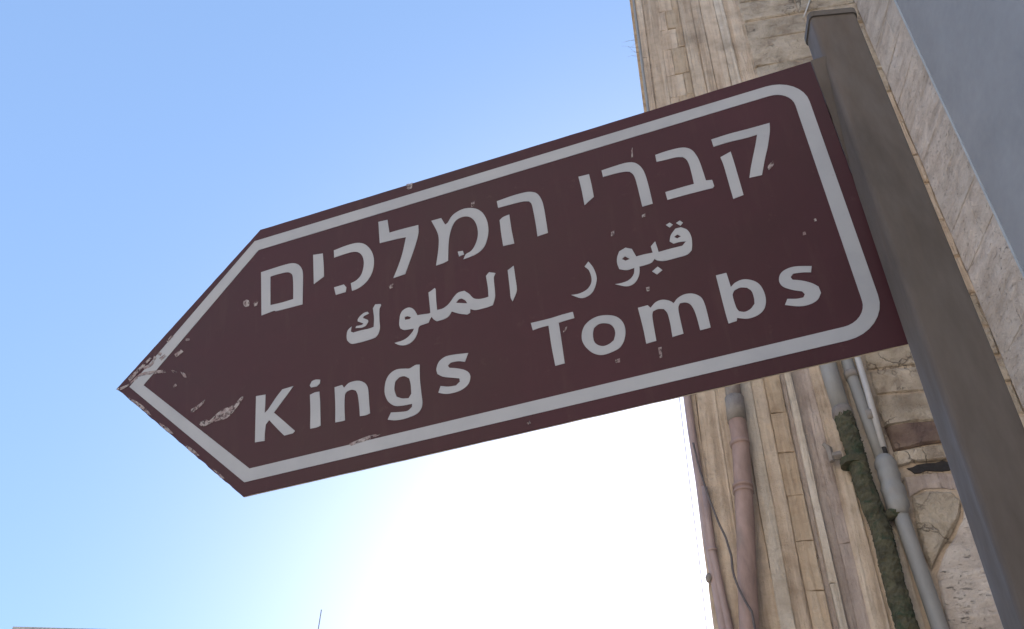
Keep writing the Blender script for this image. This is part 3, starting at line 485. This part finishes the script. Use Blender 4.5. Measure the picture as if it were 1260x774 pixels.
# brown rain pipe with collars
bp = thing('rain_pipe', 'faded reddish-brown pipe with ring collars, leaning down the left part of the stone wall', 'pipe')
P = wall_line([(902,478),(905,505),(911.5,545),(914.5,600),(917.5,650),(919,700),(922,774)], .07)
mb = MB(); mb.tube(resample(P[1:], 14) + [P[-1] + (P[-1]-P[-2])*3], .045, 16); mb.build('pipe', M['pipe_brown'], bp, True)
mb = MB(); mb.tube(resample(up(P[:2], 5.6), 8), .041, 16); mb.build('upper_pipe', M['pipe_dusty'], bp, True)
for (a, b_, mt, rr_) in (((903.5,490),(907,519),'pipe_dusty',.050), ((910,544),(911,549),'pipe_brown',.050), ((914,597),(914.4,601),'pipe_brown',.051), ((914.6,604),(915,607),'pipe_brown',.0505)):
    mb = MB(); mb.tube(wall_line([a, b_], .07), rr_, 16); mb.build('collar', M[mt], bp, True)
# two thin mauve pipes at the corner of the building
for k, (pts, r_, off, lab) in enumerate((
    ([(846,492),(851,530),(862,600),(869,650),(877,700),(893,790)], .021, .03, 'thin mauve pipe running down the very left edge of the building'),
    ([(866,600),(871,640),(876,676),(884,715),(901,790)], .020, .035, 'short mauve pipe starting beside the left edge pipe of the building'))):
    th = thing('thin_pipe', lab, 'pipe', group=None)
    P = wall_line(pts, off); 
    if k == 0: P = up(P, 5.6)
    mb = MB(); mb.tube(down(P, 0.3), r_, 12); mb.build('pipe', M['pipe_mauve'], th, True)
    if k == 1:
        mb = MB(); mb.tube(wall_line([(876,675),(876.6,679)], off), r_*1.25, 12); mb.build('collar', M['pipe_mauve'], th, True)
# dark cable crossing from the corner to the brown pipe
cb = thing('loose_cable', 'dark cable slanting across the stone from the corner pipe to the brown pipe', 'cable')
mb = MB(); mb.tube(resample(wall_line([(853,545),(860,575),(872,612),(885,645),(893,661),(900,685),(902,705),(908,722),(918,742),(925,752),(929,774),(934,830)], .13), 40), .0055, 8); mb.build('wire', M['cable'], cb, True)
# cable hanging free just left of the building corner
cb = thing('hanging_cable', 'very thin cable hanging in the sky just left of the building corner', 'cable')
mb = MB(); mb.tube(up(wall_line([(848,590),(852,622),(860,686),(868,760),(878,860)], .05), 6.0), .0022, 6); mb.build('wire', M['pipe_light'], cb, True)
cl_ = thing('cable_clip', 'small grey clip sticking out from the thin pipe at the building\'s left corner', 'clip')
P = wall_line([(872,706),(872,716)], .045); mb = MB(); mb.tube([P[0], P[0].lerp(P[1], .5), P[1]], [.008, .015, .009], 8, jit=.2); mb.build('clip', M['pipe_dusty'], cl_)
# grey conduit along the upper left edge
th = thing('edge_conduit', 'slim grey conduit up the left edge of the building above the sign', 'pipe')
mb = MB(); mb.tube([W(-.563, 5.7, .02), W(-.566, 7.2, .02), W(-.574, 8.7, .02), W(-.57, ZT-.1, .02)], .011, 10); mb.build('pipe', M['pipe_grey'], th, True)
# grey pipe that becomes the mossy drain
dp = thing('mossy_drain', 'old drain pipe, blue-grey above and thick with black-green moss below, beside the light conduit', 'pipe')
P = wall_line([(1017,445),(1036,506)], .06); mb = MB(); mb.tube(resample(up(P, 6.0), 8), .044, 16); mb.build('upper_pipe', M['pipe_grey'], dp, True)
P = wall_line([(1037,508),(1041,522),(1051,552),(1061,590),(1072,620),(1084,650),(1092,684),(1100,716),(1110,752),(1125,800)], .065)
rm = random.Random(5); RS = resample(P + [P[-1] + (P[-1]-P[-2])*2.5], 120)
mb = MB(); mb.tube(RS, [.036 if i == 0 else .046 * (1 + rm.uniform(-.05, .05)) for i in range(120)], 26, jit=.07, rnd=rm); mb.build('mossy_pipe', M['moss'], dp)
mbm = MB()
for k in range(700):
    i = rm.randrange(3, 118); c = RS[i]; a = rm.uniform(0, 2*math.pi)
    dirv = AX*math.cos(a) + AN*math.sin(a); c = c + dirv*.045 + Vector((0, 0, rm.uniform(-.01, .01))); s_ = rm.uniform(.003, .009)
    q = [c + Vector((rm.uniform(-1,1), rm.uniform(-1,1), rm.uniform(-1,1)))*s_ for _ in range(4)]
    mbm.add(q, [(0,1,2),(0,2,3),(0,3,1),(1,3,2)])
mo = mbm.build('moss_tufts', M['moss'], dp); mo['kind'] = 'stuff'
mb = MB(); mb.tube(wall_line([(1035,503),(1037,511),(1040,517)], .062), [.048, .052, .047], 16); mb.build('collar', M['pipe_dusty'], dp, True)
mb = MB(); mb.tube(resample(wall_line([(1047,566),(1049,573)], .065), 3), .054, 18, jit=.06, rnd=rm); mb.build('collar', M['moss'], dp)
mb = MB(); mb.tube(resample(wall_line([(1076,634),(1090,636),(1102,631),(1109,622)], .065), 12), .026, 16, jit=.1, rnd=rm); mb.build('branch', M['moss'], dp)
mb = MB(); mb.tube(wall_line([(1035,560),(1022,562)], .065), [.022, .020], 12, jit=.15, rnd=rm); mb.tube(wall_line([(1024,568),(1020,552),(1013,546)], .07), [.014,.016,.010], 10, jit=.2, rnd=rm); mb.build('tap_stub', M['pipe_dusty'], dp)
# second grey pipe with its junction
gp = thing('grey_wall_pipe', 'blue-grey pipe with a bulky joint, between the mossy drain and rough stones', 'pipe')
P = wall_line([(1040,440),(1064,508),(1086,568)], .05); mb = MB(); mb.tube(resample(up(P, 6.0), 8), .030, 14); mb.build('upper_pipe', M['pipe_grey'], gp, True)
P = wall_line([(1104,622),(1128,690),(1155,768),(1165,800)], .05); mb = MB(); mb.tube(resample(P + [P[-1] + (P[-1]-P[-2])*6], 10), .036, 14); mb.build('lower_pipe', M['pipe_grey'], gp, True)
P = wall_line([(1086,562),(1091,575),(1098,600),(1104,620),(1107,634)], .055); mb = MB(); mb.tube(resample(P, 15), [.034,.046,.052,.049,.050,.053,.048,.049,.055,.056,.052,.054,.053,.046,.038], 18, jit=.05, rnd=rm); mb.build('joint', M['pipe_grey'], gp, True)
for cp in ([(1046,458),(1049,466)], [(1068,508),(1072,519)]):
    mb = MB(); mb.tube(wall_line(cp, .05), .035, 14); mb.build('pipe_clamp', M['pipe_dusty'], gp, True)
# light conduit
lc = thing('light_conduit', 'thin pale conduit ending in a dark tip beside the rough dark-red stone', 'conduit')
P = wall_line([(1052,430),(1070,490),(1087,551)], .07); mb = MB(); mb.tube(resample(up(P, 6.0), 6), .0165, 12); mb.build('pipe', M['pipe_light'], lc, True)
mb = MB(); mb.tube(wall_line([(1087,551),(1090,560)], .07), .013, 10); mb.build('tip', M['dark_gap'], lc, True)
# pale wire above the post top
pw = thing('pale_wire', 'short pale wire hanging down the wall to just above the top of the post', 'wire')
mb = MB(); mb.tube(resample(wall_line([(1004,-40),(999,-8),(994,8),(989,21)], .03), 10), .006, 8); mb.build('wire', M['wire_pale'], pw, True)
# dry twigs growing at the top left edge
tw = thing('dry_twigs', 'faint tuft of dry twigs growing from the top left edge of the building', 'plant')
rt_ = random.Random(2); root = W(-.575, 8.05, 0.0); mb = MB()
for k in range(9):
    dv = (-AX*rt_.uniform(.4, 1) + Vector((0, 0, rt_.uniform(-.5, .9))) + AN*rt_.uniform(-.3, .3)).normalized(); p_ = root + Vector((0, 0, rt_.uniform(-.15, .15))); L = rt_.uniform(.06, .16); pts = [p_]
    for j in range(4): dv = (dv + Vector((rt_.uniform(-.3,.3), rt_.uniform(-.3,.3), rt_.uniform(-.3,.3)))).normalized(); pts.append(pts[-1] + dv*L/4)
    mb.tube(pts, [.0012,.001,.0008,.0006,.0004], 5)
ob = mb.build('twigs', M['twig'], tw)

# ------------------------------------------------------------------ far houses whose roofs just reach the frame, and an added bounce house
def far_house(x0, x1, y0, y1, h, label, wall='far_wall', flip=False):
    t_ = thing('far_house', label, 'building', ((x0+x1)/2, y0, 0)); ox, oy = (x0+x1)/2, y0
    mb = MB(); mb.box((x0-ox, 0, 0), (x1-ox, y1-oy, h-.25)); mb.build('wall', M[wall], t_)
    mb = MB(); mb.box((x0-ox-.15, -.15, h-.25), (x1-ox+.15, y1-oy+.15, h)); mb.build('parapet', M['stone_pale'], t_)
    nx = int((x1-x0)/2.2)
    for fl in range(int(h//3.2)):
        for i in range(nx):
            cx = x0-ox + (i+.5)*(x1-x0)/nx; cz = 1.2+fl*3.2
            fm = MB(); ya, yb = ((y1-oy)+.003, (y1-oy)+.06) if flip else (-.06, -.003); fm.box((cx-.55, ya, cz), (cx+.55, yb, cz+1.4)); fo = fm.build('window', M['stone_pale'], t_)
            gm = MB(); ya, yb = ((y1-oy)+.063, (y1-oy)+.08) if flip else (-.08, -.063); gm.box((cx-.45, ya, cz+.1), (cx+.45, yb, cz+1.3)); gm.build('pane', M['glass'], fo)
    return t_
far_house(-15.8, -9.9, 30, 40, 13.62, 'far pale house whose flat roof edge barely shows at the bottom left')
far_house(-9.0, -1.5, 30, 42, 13.2, 'far pale house under the thin roof mast, its roof just below the frame')
far_house(-18, 16, -17, -8, 10.5, 'unseen pale house added behind the viewer to bounce warm sunlight', 'far_wall', True)  # added out of view, reflects warm light onto the wall and sign
ms = thing('roof_mast', 'thin mast standing on a far roof at the bottom of the sky, left of centre', 'mast', (-6.16, 30.4, 13.2))
mb = MB(); mb.tube([(0,0,0),(0,0,.75)], .045, 8); mb.build('pole', M['pipe_grey'], ms); mb = MB(); mb.tube([(0,0,.75),(0,0,1.5)], .018, 8); mb.build('aerial', M['pipe_grey'], ms)
